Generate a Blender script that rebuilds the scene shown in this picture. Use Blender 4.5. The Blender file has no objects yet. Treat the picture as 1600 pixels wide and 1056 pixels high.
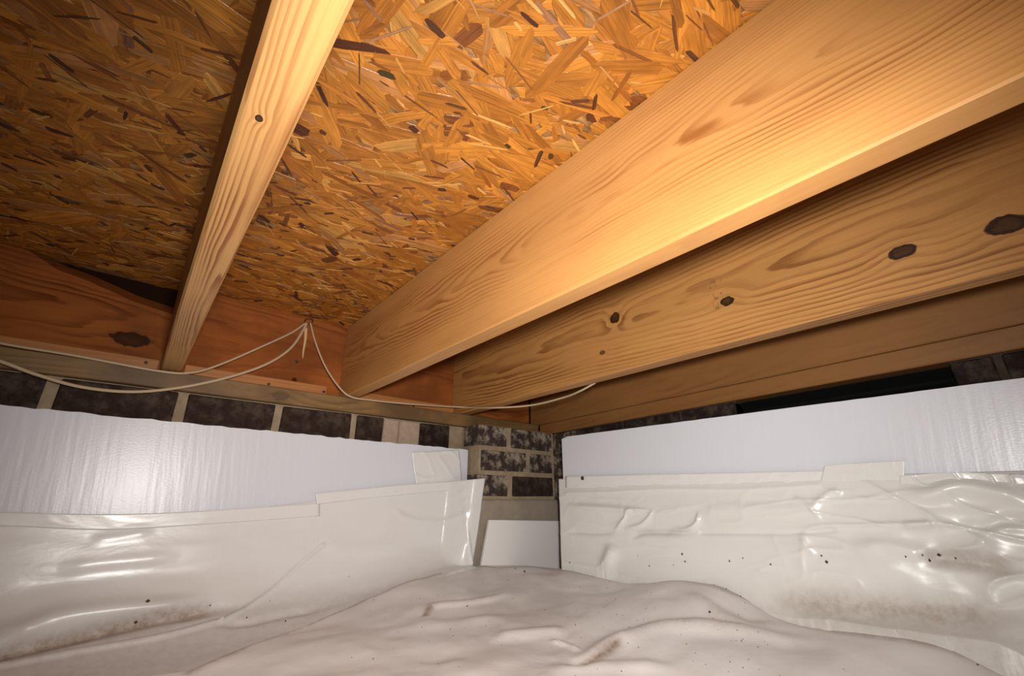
import bpy, bmesh, math, random
import numpy as np
from mathutils import Matrix, Vector

random.seed(7)
rng = np.random.default_rng(11)
S = bpy.context.scene
COL = S.collection

# ------------------------------------------------------------------ camera, world, light, exposure
FPX, CX, CY = 684.0, 800.0, 528.0          # focal length and centre for the 1600 x 1056 frame
CAM_H = 0.26                               # lens height above the ground level

_d1 = np.array([(185 - CX) / FPX, (786 - CY) / FPX, 1.0]); _d1 /= np.linalg.norm(_d1)
_p = math.atan((786 - CY) / FPX)
_up = np.array([0, -math.cos(_p), math.sin(_p)]); _up -= _d1 * (_up @ _d1); _up /= np.linalg.norm(_up)
RW = np.stack([np.cross(_d1, _up), _d1, _up])     # rows: world axes in camera coordinates

cam_data = bpy.data.cameras.new('camera')
cam_data.sensor_width = 36.0
cam_data.lens = FPX / 1600 * 36.0
cam_data.clip_start = 0.01
cam = bpy.data.objects.new('camera', cam_data)
COL.objects.link(cam)
cam.matrix_world = Matrix(((RW[0, 0], -RW[0, 1], -RW[0, 2], 0), (RW[1, 0], -RW[1, 1], -RW[1, 2], 0),
                           (RW[2, 0], -RW[2, 1], -RW[2, 2], CAM_H), (0, 0, 0, 1)))
S.camera = cam

wd = bpy.data.worlds.new('crawl_space_air')
S.world = wd
wd.use_nodes = True
wd.node_tree.nodes['Background'].inputs[0].default_value = (1.0, 0.93, 0.86, 1)
wd.node_tree.nodes['Background'].inputs[1].default_value = 0.03

# the hand lamp beside the phone
ld = bpy.data.lights.new('hand_lamp', 'SPOT')
ld.energy = 51.0
ld.color = (1.0, 0.965, 0.92)
ld.shadow_soft_size = 0.03
ld.spot_size = math.radians(130)
ld.spot_blend = 1.0
lamp = bpy.data.objects.new('hand_lamp', ld)
COL.objects.link(lamp)
lamp.location = (0.02, -0.045, CAM_H + 0.06)
lamp.rotation_euler = Vector(tuple(RW @ np.array([(790 - CX) / FPX, (680 - CY) / FPX, 1.0]))).to_track_quat('-Z', 'Y').to_euler()

vs = S.view_settings
vs.view_transform = 'Standard'
vs.look = 'None'
vs.exposure = 0.0
vs.gamma = 1.0
vs.use_curve_mapping = False

# ------------------------------------------------------------------ helpers
def ray(u, v):
    return RW @ np.array([(u - CX) / FPX, (v - CY) / FPX, 1.0])
def on_y(u, v, y):
    r = ray(u, v); p = r * (y / r[1]); return np.array([p[0], p[1], p[2] + CAM_H])
def on_x(u, v, x):
    r = ray(u, v); p = r * (x / r[0]); return np.array([p[0], p[1], p[2] + CAM_H])
def on_z(u, v, z):
    r = ray(u, v); p = r * ((z - CAM_H) / r[2]); return np.array([p[0], p[1], z])
RN = np.array([1, -0.066, 0.0])            # the right wall runs a little off square
def on_r(u, v, c):
    r = ray(u, v); p = r * (c / (RN @ r)); return np.array([p[0], p[1], p[2] + CAM_H])
BS, BC = 0.0, 1.088                       # the right foam board stands off the wall towards the camera
def on_b(u, v, off=0.0):
    r = ray(u, v); p = r * ((BC - off) / (r[0] - BS * r[1])); return np.array([p[0], p[1], p[2] + CAM_H])
def project(P):
    P = np.asarray(P, float).copy(); P[..., 2] -= CAM_H
    c = P @ RW
    return np.stack([CX + FPX * c[..., 0] / c[..., 2], CY + FPX * c[..., 1] / c[..., 2]], -1)

def tag(o, label=None, cat=None, group=None, kind=None):
    if label: o['label'] = label
    if cat: o['category'] = cat
    if group: o['group'] = group
    if kind: o['kind'] = kind
    return o
def link(name, me, mat=None, parent=None):
    o = bpy.data.objects.new(name, me)
    COL.objects.link(o)
    if mat is not None and me is not None and len(me.materials) == 0: me.materials.append(mat)
    if parent is not None: o.parent = parent
    return o
def mesh(name, verts, faces, smooth=False):
    me = bpy.data.meshes.new(name)
    me.from_pydata([tuple(map(float, v)) for v in verts], [], [tuple(map(int, f)) for f in faces])
    if smooth: me.polygons.foreach_set('use_smooth', [True] * len(me.polygons))
    me.update()
    return me
def bm_mesh(name, bm, smooth=False):
    bmesh.ops.recalc_face_normals(bm, faces=bm.faces)
    me = bpy.data.meshes.new(name); bm.to_mesh(me); bm.free()
    if smooth: me.polygons.foreach_set('use_smooth', [True] * len(me.polygons))
    return me
def bm_box(x0, x1, y0, y1, z0, z1, bevel=0.0, cuts=0, jitter=0.0, seed=0):
    bm = bmesh.new()
    bmesh.ops.create_cube(bm, size=1)
    for v in bm.verts:
        v.co = Vector((x0 + (v.co.x + .5) * (x1 - x0), y0 + (v.co.y + .5) * (y1 - y0), z0 + (v.co.z + .5) * (z1 - z0)))
    if jitter:
        r = random.Random(seed)
        for v in bm.verts: v.co += Vector([r.uniform(-jitter, jitter) for _ in range(3)])
    if bevel: bmesh.ops.bevel(bm, geom=bm.edges[:], offset=bevel, segments=2 if cuts else 1, affect='EDGES', clamp_overlap=True)
    return bm
def plank(x0, x1, y0, y1, z0, z1, bevel, axis, seg, amp, seed):
    """a sawn board cut into segments along its length, so that its arrises wander a little"""
    bm = bm_box(x0, x1, y0, y1, z0, z1, bevel)
    lo, hi = ((x0, x1), (y0, y1))[axis]
    for k in range(1, seg):
        co = [0, 0, 0]; no = [0, 0, 0]; co[axis] = lo + (hi - lo) * k / seg; no[axis] = 1
        bmesh.ops.bisect_plane(bm, geom=bm.verts[:] + bm.edges[:] + bm.faces[:], plane_co=co, plane_no=no)
    r = random.Random(seed)
    ph = [r.uniform(0, 6) for _ in range(6)]
    for v in bm.verts:
        t = v.co[axis]
        v.co[1 - axis] += amp * (math.sin(3.1 * t + ph[0]) + .5 * math.sin(7.7 * t + ph[1]))
        v.co.z += amp * .6 * (math.sin(2.7 * t + ph[2]) + .5 * math.sin(9.1 * t + ph[3])) * (1 if v.co.z < (z0 + z1) / 2 else 0)
    return bm

def vnoise(x, y, seed=0):
    """smooth 2-D value noise in numpy"""
    g = np.random.default_rng(seed).random((256, 256))
    xi = np.floor(x).astype(int); yi = np.floor(y).astype(int)
    fx = x - xi; fy = y - yi
    fx = fx * fx * fx * (fx * (fx * 6 - 15) + 10); fy = fy * fy * fy * (fy * (fy * 6 - 15) + 10)
    a = g[xi % 256, yi % 256]; b = g[(xi + 1) % 256, yi % 256]
    c = g[xi % 256, (yi + 1) % 256]; d = g[(xi + 1) % 256, (yi + 1) % 256]
    return (a * (1 - fx) + b * fx) * (1 - fy) + (c * (1 - fx) + d * fx) * fy - 0.5
def seg_dist(P, pts):
    """distance of the points P from a polyline, and how far along it (0..1) the foot lies"""
    best = np.full(P.shape[:-1], 1e9); tt = np.zeros(P.shape[:-1]); n = len(pts) - 1
    for i in range(n):
        a = np.array(pts[i]); b = np.array(pts[i + 1]); d = b - a
        t = np.clip(((P - a) @ d) / max(d @ d, 1e-12), 0, 1)
        q = np.linalg.norm(P - (a + t[..., None] * d), axis=-1)
        m = q < best
        best[m] = q[m]; tt[m] = (i + t[m]) / n
    return best, tt
def smooth01(a, b, x):
    t = np.clip((x - a) / (b - a), 0, 1); return t * t * (3 - 2 * t)
def catmull(pts, n):
    pts = [np.array(p, float) for p in pts]
    pts = [2 * pts[0] - pts[1]] + pts + [2 * pts[-1] - pts[-2]]
    out = []
    for i in range(1, len(pts) - 2):
        p0, p1, p2, p3 = pts[i - 1:i + 3]
        for k in range(n):
            t = k / n
            out.append(.5 * ((2 * p1) + (-p0 + p2) * t + (2 * p0 - 5 * p1 + 4 * p2 - p3) * t * t + (-p0 + 3 * p1 - 3 * p2 + p3) * t ** 3))
    out.append(pts[-2])
    return out
def tube(pts, r, sides=10):
    V, F = [], []
    prev = None
    for i, p in enumerate(pts):
        t = pts[min(i + 1, len(pts) - 1)] - pts[max(i - 1, 0)]; t = t / np.linalg.norm(t)
        a = np.array([0, 0, 1.0]) if prev is None else prev
        a = a - t * (a @ t)
        if np.linalg.norm(a) < 1e-4: a = np.array([1.0, 0, 0]) - t * t[0]
        a /= np.linalg.norm(a); prev = a
        b = np.cross(t, a)
        rr = r(i / (len(pts) - 1)) if callable(r) else r
        for k in range(sides):
            w = 2 * math.pi * k / sides
            V.append(p + rr * (a * math.cos(w) + b * math.sin(w)))
        if i:
            o = (i - 1) * sides
            for k in range(sides):
                F.append((o + k, o + (k + 1) % sides, o + sides + (k + 1) % sides, o + sides + k))
    F.append(tuple(range(sides))[::-1]); F.append(tuple(range((len(pts) - 1) * sides, len(pts) * sides)))
    return mesh('cable_run', V, F, True)
def grid_mesh(name, P, mask=None):
    n, m = P.shape[:2]
    F = []
    for i in range(n - 1):
        for j in range(m - 1):
            if mask is None or mask[i, j]:
                F.append((i * m + j, (i + 1) * m + j, (i + 1) * m + j + 1, i * m + j + 1))
    return mesh(name, P.reshape(-1, 3), F, True)
def solidify(o, t):
    m = o.modifiers.new('thickness', 'SOLIDIFY'); m.thickness = t; m.offset = 0

# ------------------------------------------------------------------ materials
class NT:
    def __init__(self, name):
        self.m = bpy.data.materials.new(name); self.m.use_nodes = True
        self.t = self.m.node_tree; self.n = self.t.nodes; self.b = self.n['Principled BSDF']
    def node(self, kind, **kw):
        x = self.n.new(kind)
        for k, v in kw.items(): setattr(x, k, v)
        return x
    def put(self, sock, v):
        if isinstance(v, bpy.types.NodeSocket): self.t.links.new(v, sock)
        elif v is not None: sock.default_value = v
    def math(self, op, a, b=None, c=None, clamp=False):
        x = self.node('ShaderNodeMath', operation=op, use_clamp=clamp)
        self.put(x.inputs[0], a); self.put(x.inputs[1], b); self.put(x.inputs[2], c)
        return x.outputs[0]
    def coords(self): return self.node('ShaderNodeTexCoord').outputs['Object']
    def xyz(self, v):
        x = self.node('ShaderNodeSeparateXYZ'); self.put(x.inputs[0], v); return x.outputs
    def vec(self, a, b, c):
        x = self.node('ShaderNodeCombineXYZ')
        for i, v in enumerate((a, b, c)): self.put(x.inputs[i], v)
        return x.outputs[0]
    def mul(self, v, s):
        x = self.node('ShaderNodeVectorMath', operation='MULTIPLY'); self.put(x.inputs[0], v); self.put(x.inputs[1], s); return x.outputs[0]
    def noise(self, v, scale=1.0, detail=2.0, rough=.5, dist=0.0):
        x = self.node('ShaderNodeTexNoise'); self.put(x.inputs['Vector'], v)
        x.inputs['Scale'].default_value = scale; x.inputs['Detail'].default_value = detail
        x.inputs['Roughness'].default_value = rough; x.inputs['Distortion'].default_value = dist
        return x.outputs[0]
    def ramp(self, f, stops, interp='LINEAR'):
        x = self.node('ShaderNodeValToRGB'); self.put(x.inputs[0], f)
        e = x.color_ramp; e.interpolation = interp
        while len(e.elements) < len(stops): e.elements.new(.5)
        for el, (p, c) in zip(e.elements, stops):
            el.position = p; el.color = (c, c, c, 1) if not hasattr(c, '__len__') else tuple(c) + (1,)
        return x.outputs[0]
    def mix(self, f, a, b, mode='MIX'):
        x = self.node('ShaderNodeMix', data_type='RGBA', blend_type=mode)
        self.put(x.inputs[0], f)
        for s, v in ((x.inputs[6], a), (x.inputs[7], b)):
            self.put(s, v if isinstance(v, bpy.types.NodeSocket) else tuple(v) + (1,))
        return x.outputs[2]
    def bump(self, h, strength, dist, normal=None):
        x = self.node('ShaderNodeBump'); x.inputs['Strength'].default_value = strength
        x.inputs['Distance'].default_value = dist
        self.put(x.inputs['Height'], h)
        if normal is not None: self.put(x.inputs['Normal'], normal)
        return x.outputs[0]
    def done(self, color=None, rough=.5, normal=None, spec=.5, **kw):
        if color is not None: self.put(self.b.inputs['Base Color'], color if isinstance(color, bpy.types.NodeSocket) else tuple(color) + (1,))
        self.put(self.b.inputs['Roughness'], rough)
        if normal is not None: self.put(self.b.inputs['Normal'], normal)
        self.b.inputs['Specular IOR Level'].default_value = spec
        for k, v in kw.items(): self.put(self.b.inputs[k], v)
        return self.m

def wood(name, axis, pith, slope, freq, early, late, strength=.75, wander=.012, knots=(), rough=.48, stain=None, seed=0., blotch=.18, spec=.35, fade=None):
    """sawn softwood: growth rings round a pith line (height a0, depth d0), leaning into the face by `slope`;
    knots = (length, height, radius_l, radius_h, darkness)"""
    T = NT(name); x, y, z = T.xyz(T.coords())[:3]
    l, d = (y, x) if axis == 'y' else (x, y)
    a = z
    lo = T.noise(T.vec(T.math('MULTIPLY_ADD', l, 2.2, seed), T.math('MULTIPLY', a, 5.0), T.math('MULTIPLY', d, 5.0)), 1, 2)
    lo2 = T.noise(T.vec(T.math('MULTIPLY_ADD', l, 3.1, seed + 7), T.math('MULTIPLY', a, 9.0), T.math('MULTIPLY', d, 9.0)), 1, 3)
    da = T.math('SUBTRACT', a, pith[0]); da = T.math('ADD', da, T.math('MULTIPLY', T.math('SUBTRACT', lo, .5), wander * 3))
    dd = T.math('SUBTRACT', d, pith[1]); dd = T.math('SUBTRACT', dd, T.math('MULTIPLY', l, slope))
    dd = T.math('ADD', dd, T.math('MULTIPLY', T.math('SUBTRACT', lo2, .5), wander * 2))
    r = T.math('SQRT', T.math('ADD', T.math('MULTIPLY', da, da), T.math('MULTIPLY', dd, dd)))
    dark = None; ringk = None
    for (kl, ka, rl, rh, dk, *under) in knots:
        u = T.math('DIVIDE', T.math('SUBTRACT', l, kl), rl); v = T.math('DIVIDE', T.math('SUBTRACT', d if under else a, ka), rh)
        wob = T.math('MULTIPLY', T.math('SUBTRACT', T.noise(T.coords(), 75, 3), .5), 1.7)
        q = T.math('ADD', T.math('ADD', T.math('MULTIPLY', u, u), T.math('MULTIPLY', v, v)), wob)
        g = T.math('POWER', 2.718, T.math('MULTIPLY', q, -.16))
        r = T.math('ADD', r, T.math('MULTIPLY', g, rh * .8))
        k = T.math('MULTIPLY', T.ramp(T.math('DIVIDE', q, 2.0), ((0, .90), (.2, .93), (.36, 1.), (.55, .95), (.68, 0.))), dk)
        dark = k if dark is None else T.math('MAXIMUM', dark, k)
    brk = T.noise(T.vec(T.math('MULTIPLY_ADD', l, 4.5, seed), T.math('MULTIPLY', a, 42), T.math('MULTIPLY', d, 42)), 1, 3, .6)
    r = T.math('ADD', r, T.math('MULTIPLY', T.math('SUBTRACT', brk, .5), .45 / freq * 2))
    fr = T.math('FRACT', T.math('MULTIPLY', r, freq))
    ring = T.ramp(fr, ((0, 0), (.40, .12), (.72, .9), (.9, 1.), (1., 0)))
    # ring contrast fades in and out over the board, as in a real flat-sawn face
    amp = T.ramp(lo2, ((.36, .15), (.62, 1.)))
    fib = T.noise(T.vec(T.math('MULTIPLY', l, 6), T.math('MULTIPLY', a, 420), T.math('MULTIPLY', d, 420)), 1, 2, .6)
    band = T.noise(T.vec(T.math('MULTIPLY_ADD', l, 1.3, seed + 3), T.math('MULTIPLY', a, 26), T.math('MULTIPLY', d, 26)), 1, 2, .5)
    amp = T.math('MULTIPLY', amp, T.ramp(band, ((.36, .5), (.58, 1.2))))
    if fade: amp = T.math('MULTIPLY', amp, T.ramp(T.math('ABSOLUTE', da), ((fade * .5, 1), (fade, .28))))
    fac = T.math('MULTIPLY', T.math('MULTIPLY', ring, amp), strength)
    fac = T.math('ADD', fac, T.math('MULTIPLY', T.math('SUBTRACT', fib, .5), .85), clamp=True)
    col = T.mix(fac, early, late)
    bl = T.noise(T.vec(T.math('MULTIPLY', l, 4), T.math('MULTIPLY', a, 14), T.math('MULTIPLY', d, 14)), 1, 3)
    col = T.mix(T.math('MULTIPLY', T.ramp(bl, ((.35, 1), (.65, 0))), blotch), col, [c * .55 for c in late])
    if stain is not None: col = T.mix(T.ramp(T.noise(T.coords(), 5.0, 4, .6), ((.42, 0), (.62, .8))), col, stain)
    if dark is not None: col = T.mix(dark, col, (.022, .008, .003))
    h = T.math('ADD', fib, T.math('MULTIPLY', ring, .5))
    return T.done(col, rough, T.bump(h, .12, .0005), spec)

# ---- materials of the place
EARLY, LATE = (.54, .265, .084), (.36, .145, .037)
KA = on_z(400, 184, CAM_H + .294)
M_A = wood('pine_of_left_joist', 'y', (CAM_H + .318, .03), .012, 340, (.56, .30, .105), (.27, .095, .024), 1.1, .004, ((KA[1], KA[0] + .002, .0038, .0028, 1.0, 1),), seed=3, blotch=.1)
M_B = wood('pine_of_wide_joist', 'y', (CAM_H + .42, .4255), -.045, 150, EARLY, (.30, .11, .026), 1.0, .020, (), seed=12, fade=.085)
kn = [on_x(u, v, .848) for u, v in ((961, 497), (1136, 471), (1409, 393), (1572, 351), (941, 551), (1222, 347), (1490, 490))]
M_C = wood('pine_of_knotty_joist', 'y', (CAM_H + .42, .93), .02, 150, (.47, .23, .070), (.23, .087, .021), 1.0, .012,
           tuple((p[1], p[2], rl, rh, dk) for p, rl, rh, dk in zip(kn[:5], (.013, .013, .0150, .019, .008), (.014, .009, .0105, .013, .005), (1, 1, 1, 1, .8))), seed=21)
M_RIM = wood('red_pine_of_rim', 'x', (CAM_H + .40, 1.46), .05, 90, (.36, .112, .024), (.13, .030, .006), 1.0, .03,
             ((-.066, CAM_H + .37, .035, .016, .9), (.31, CAM_H + .335, .006, .006, .9), (.56, CAM_H + .345, .005, .005, .7)), seed=5, stain=(.18, .052, .014), spec=.1, rough=.65)
M_NAIL = wood('pale_pine_of_nailer', 'x', (CAM_H + .4, 1.4), .02, 120, (.48, .20, .06), (.30, .105, .03), .5, .01, seed=8)
M_SILL = wood('treated_pine_of_sill', 'x', (CAM_H + .30, 1.345), .03, 130, (.25, .145, .055), (.12, .06, .02), .75, .012, ((.27, CAM_H + .272, .02, .012, .35),), seed=17, stain=(.10, .058, .026))
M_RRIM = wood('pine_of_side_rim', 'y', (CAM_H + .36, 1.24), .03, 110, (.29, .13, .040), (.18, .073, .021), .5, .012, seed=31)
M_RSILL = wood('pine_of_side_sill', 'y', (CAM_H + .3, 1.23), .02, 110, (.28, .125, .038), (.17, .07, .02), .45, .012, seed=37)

def osb(name, by_object):
    T = NT(name)
    if by_object: c = T.node('ShaderNodeObjectInfo').outputs['Color']
    else: c = T.node('ShaderNodeAttribute', attribute_name='tint').outputs['Color']
    uv = T.node('ShaderNodeUVMap', uv_map='grain').outputs[0]
    g = T.noise(T.mul(uv, (9, 380, 1)), 1, 4, .7)
    g2 = T.noise(T.mul(uv, (22, 75, 1)), 1, 3, .65)
    f = T.math('MULTIPLY_ADD', g, 1.9, .02); f = T.math('MULTIPLY', f, T.math('MULTIPLY_ADD', g2, .9, .55))
    col = T.mix(1.0, c, T.vec(f, f, f), 'MULTIPLY')
    sp = T.noise(T.coords(), 55, 3)
    return T.done(col, T.ramp(sp, ((.38, .24), (.62, .62))), T.bump(T.math('ADD', g, g2), .7, .0012), .4)
M_OSB, M_OSBI = osb('pressed_strand', False), osb('pressed_strand_single', True)
T = NT('pressed_strand_core')
c = T.coords()
M_CORE = T.done(T.mix(T.ramp(T.noise(T.mul(c, (30, 120, 30)), 1, 3), ((.35, 0), (.65, 1))), (.16, .065, .018), (.42, .22, .075)), .6)

def mortar_mat(name, base, dark, scale=40):
    T = NT(name); c = T.coords()
    n = T.noise(c, scale, 5, .65); n2 = T.noise(c, 9, 3)
    col = T.mix(T.ramp(n, ((.3, 0), (.7, 1))), dark, base)
    col = T.mix(T.math('MULTIPLY', T.ramp(n2, ((.4, 0), (.7, 1))), .35), col, [v * .6 for v in dark])
    return T.done(col, .9, T.bump(n, .7, .002), .2)
M_MORTAR = mortar_mat('sandy_mortar', (.40, .31, .205), (.26, .195, .125))
M_MORTARD = mortar_mat('near_black_mortar', (.075, .052, .038), (.04, .028, .02))  # much darker base than the sandy mortar, used for the right wall
M_CONC = mortar_mat('grey_brown_concrete', (.36, .30, .235), (.27, .22, .17), 22)
M_PALE = mortar_mat('pale_brick', (.50, .39, .30), (.37, .27, .20), 60)
def brick_mat(name, smear, base=(.026, .014, .010), base2=(.05, .028, .020)):
    T = NT(name); c = T.coords()
    n = T.noise(c, 70, 4, .7); big = T.noise(c, 24, 6, .72, .1)
    col = T.mix(T.ramp(n, ((.35, 0), (.65, 1))), base, base2)
    s = T.ramp(big, ((.47, 0), (.64, 1)))
    col = T.mix(T.math('MULTIPLY', s, smear), col, (.47, .38, .28))
    return T.done(col, .85, T.bump(T.math('ADD', n, s), .5, .002), .25)
M_BRICK = brick_mat('dark_brick', .10, (.020, .010, .007), (.038, .02, .014))
M_BRICKS = brick_mat('dark_brick_smeared', .8, (.034, .021, .018), (.06, .04, .034))
M_BRICKD = brick_mat('near_black_brick', .1, (.010, .005, .004), (.022, .011, .008))  # darkest of the brick colours, close to black
M_BLACK = NT('vent_black_metal').done((.004, .004, .004), .8, spec=.1)

def foam_mat():
    T = NT('white_facer_of_foam_board'); c = T.coords(); x, y, z = T.xyz(c)[:3]
    along = T.math('ADD', x, T.math('MULTIPLY', y, 1.0))
    # woven facer: upright ribs with short cross threads
    ribs = T.noise(T.vec(T.math('MULTIPLY_ADD', z, 7, T.math('MULTIPLY', along, 62)), T.math('MULTIPLY', z, 5), 0), 1, 2, .5)
    fine = T.noise(T.vec(T.math('MULTIPLY', along, 160), T.math('MULTIPLY', z, 330), 0), 1, 2, .6)
    h = T.math('ADD', ribs, T.math('MULTIPLY', fine, .22))
    dirt = T.noise(c, 6, 4)
    col = T.mix(T.math('MULTIPLY', T.ramp(dirt, ((.5, 0), (.75, 1))), .15), (.655, .672, .725), (.58, .58, .585))
    return T.done(col, .31, T.bump(h, .30, .0022), .5)
M_FOAM = foam_mat()
M_FOAM2 = NT('plain_white_foam').done((.80, .77, .74), .55, spec=.3)
M_EDGE = NT('torn_white_foam_edge').done((.80, .78, .76), .8, spec=.2)

def plastic_mat(name, col0, dirtcol, dirt_amt, rough, ground=False, wr=.5, crease_attr=True):
    T = NT(name); c = T.coords()
    n1 = T.noise(c, 7, 5, .62); n2 = T.noise(c, 32, 4, .7)
    d = T.math('MULTIPLY', T.ramp(n1, ((.42, 0), (.72, 1))), T.ramp(n2, ((.25, .35), (.7, 1))))
    d = T.math('MULTIPLY', d, dirt_amt)
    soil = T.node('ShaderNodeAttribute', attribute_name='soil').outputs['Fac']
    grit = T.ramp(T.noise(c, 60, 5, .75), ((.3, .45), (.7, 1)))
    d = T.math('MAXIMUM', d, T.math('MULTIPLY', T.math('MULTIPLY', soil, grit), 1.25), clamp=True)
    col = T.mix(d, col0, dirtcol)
    w = T.noise(T.mul(c, (9, 9, 26)), 1, 4, .55, .4) if not ground else T.noise(c, 11, 4, .55, .5)
    w2 = T.noise(c, 60, 3, .6)
    nrm = T.bump(T.math('ADD', w, T.math('MULTIPLY', w2, .12)), wr, .012)
    return T.done(col, T.math('MULTIPLY_ADD', d, .5, rough), nrm, .5)
M_SKIRT = plastic_mat('white_poly_sheet', (.72, .70, .68), (.25, .165, .11), .06, .27, wr=.07)
M_SKIRTR = plastic_mat('white_poly_sheet_creased', (.72, .705, .67), (.25, .18, .125), .06, .29, wr=.10)
M_GROUND = plastic_mat('dusty_poly_sheet', (.76, .72, .695), (.27, .18, .125), .24, .36, True, wr=.2)
M_TAPE = plastic_mat('white_seam_tape', (.73, .715, .70), (.5, .45, .4), .05, .27, wr=.05)
M_TAPER = plastic_mat('wrinkled_seam_tape', (.70, .69, .66), (.5, .45, .4), .05, .27, wr=.15)
M_GAPSHADE = NT('shade_dark_sheathing').done((.022, .009, .005), .9, spec=.03)  # near black colour stands in for the shade of the void above the rim
M_SOIL = mortar_mat('brown_soil', (.16, .10, .06), (.09, .055, .03), 30)
M_CABLE = NT('cream_cable_jacket').done((.50, .38, .24), .5, spec=.3)
M_STEEL = NT('dark_nail_steel').done((.06, .045, .04), .5, Metallic=.6)
M_GLUE = NT('pale_dried_glue').done((.62, .42, .22), .4)
M_CRUMB = NT('soil_crumb').done((.10, .06, .04), .9, spec=.1)
M_INK = NT('faded_stamp_ink').done((.24, .115, .045), .7, spec=.1)

# ------------------------------------------------------------------ levels (metres)
Z_SILL0, Z_SILL1, Z_OSB = CAM_H + .252, CAM_H + .294, CAM_H + .536
Y_SILL, Y_BRICK, Y_RIM, Y_PIER, Y_BOARD = 1.29, 1.302, 1.35, 1.20, 1.256
def xw(y): return 1.142 + .066 * y       # face of the right wall
X_LEFT, Y_NEAR = -1.3, -1.2

# ------------------------------------------------------------------ structure
tag(link('floor', bm_mesh('floor', bm_box(X_LEFT, 1.5, Y_NEAR, 1.5, -.16, -.045)), M_SOIL), 'bare brown soil under the plastic ground sheet', None, kind='structure')

ceiling = link('ceiling', bm_mesh('ceiling', bm_box(X_LEFT, 1.3, Y_NEAR, 1.40, Z_OSB + .0004, Z_OSB + .019)), M_CORE)
tag(ceiling, 'golden brown strand board subfloor above the joists', None, kind='structure')

# strands of the board
def strand_outline(L, W, r):
    """ragged flake outline, counter-clockwise, centred"""
    k = r.uniform(.0, .35)
    tl, tr_ = r.choice((.12, .12, .35, .6)), r.choice((.12, .12, .35, .6))     # some ends taper to a splinter
    top = [(-L / 2 + r.uniform(.05, .2) * L, W / 2 * r.uniform(1 - tl, 1)), (-.2 * L + r.uniform(-.1, .1) * L, W / 2 * r.uniform(.8, 1.1)), (.2 * L + r.uniform(-.1, .1) * L, W / 2 * r.uniform(.8, 1.1)), (L / 2 - r.uniform(.05, .2) * L, W / 2 * r.uniform(1 - tr_, 1))]
    bot = [(L / 2 - r.uniform(.05, .2) * L, -W / 2 * r.uniform(1 - tr_, 1)), (.2 * L + r.uniform(-.1, .1) * L, -W / 2 * r.uniform(.8, 1.1)), (-.2 * L + r.uniform(-.1, .1) * L, -W / 2 * r.uniform(.8, 1.1)), (-L / 2 + r.uniform(.05, .2) * L, -W / 2 * r.uniform(1 - tl, 1))]
    e1 = [(L / 2 - r.uniform(0, .06) * L, W / 2 * r.uniform(-.1, .5) * (1 - tr_ * .6)), (L / 2 - r.uniform(0, .12) * L, W / 2 * r.uniform(-.5, -.1) * (1 - tr_ * .6))]
    e2 = [(-L / 2 + r.uniform(0, .12) * L, W / 2 * r.uniform(-.5, -.1) * (1 - tl * .6)), (-L / 2 + r.uniform(0, .06) * L, W / 2 * r.uniform(-.1, .5) * (1 - tl * .6))]
    return [(x + k * y, y) for x, y in top + e1 + bot + e2][::-1]
TINTS = [((.49, 0.191, 0.027), 4), ((.42, 0.156, 0.022), 5), ((.36, 0.128, 0.018), 5), ((.56, 0.265, 0.059), 1.7), ((.27, 0.088, 0.013), 4.2), ((.43, 0.186, 0.054), 2), ((.18, 0.056, 0.013), 2.8), ((.09, 0.028, 0.010), 1.0), ((.26, 0.116, 0.054), 1.0)]
tw = [t[1] for t in TINTS]
R3 = random.Random(5)
strands = []
NS = 9000
for i in range(NS):
    big = i > NS - 900
    small = R3.random() < .25
    L = R3.uniform(.07, .16) if not small else R3.uniform(.025, .07)
    W = min(R3.choice((R3.uniform(.008, .022), R3.uniform(.015, .042))), L * .4)
    if big: L = R3.uniform(.03, .14); W = min(R3.uniform(.006, .030), L * .5)
    x = R3.uniform(-.75, 1.2); y = R3.uniform(-.55, 1.36)
    ang = R3.gauss(-.12, .55) if R3.random() < .75 else R3.uniform(-1.6, 1.6)
    off = .0002 + .0016 * (i / NS) + R3.uniform(0, .0003)
    t = R3.choices(TINTS, tw)[0][0]
    if L * W > .0016 and t[0] < .3: t = TINTS[R3.randrange(3)][0]
    j = R3.uniform(.78, 1.15)
    strands.append((x, y, ang, L, W, off, tuple(c * j for c in t), R3.random()))
for i in range(300):      # small dark bark flecks
    L = R3.uniform(.008, .045); W = R3.uniform(.003, .010)
    strands.append((R3.uniform(-.7, .5), R3.uniform(-.1, 1.34), R3.gauss(0, .6), L, W, .0021 + R3.uniform(0, .0003), (R3.uniform(.05, .12), R3.uniform(.02, .04), .012), R3.random()))
for i in range(900):     # thin slivers, pale and dark
    L = R3.uniform(.015, .07); W = R3.uniform(.0012, .005); t = R3.choice(((.56, .285, .065), (.60, .33, .10), (.20, .068, .016), (.12, .04, .014), (.36, .138, .020), (.30, .15, .07)))
    strands.append((R3.uniform(-.7, .5), R3.uniform(-.2, 1.34), R3.gauss(-.1, .5), L, W, .0019 + R3.uniform(0, .0006), t, R3.random()))
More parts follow.
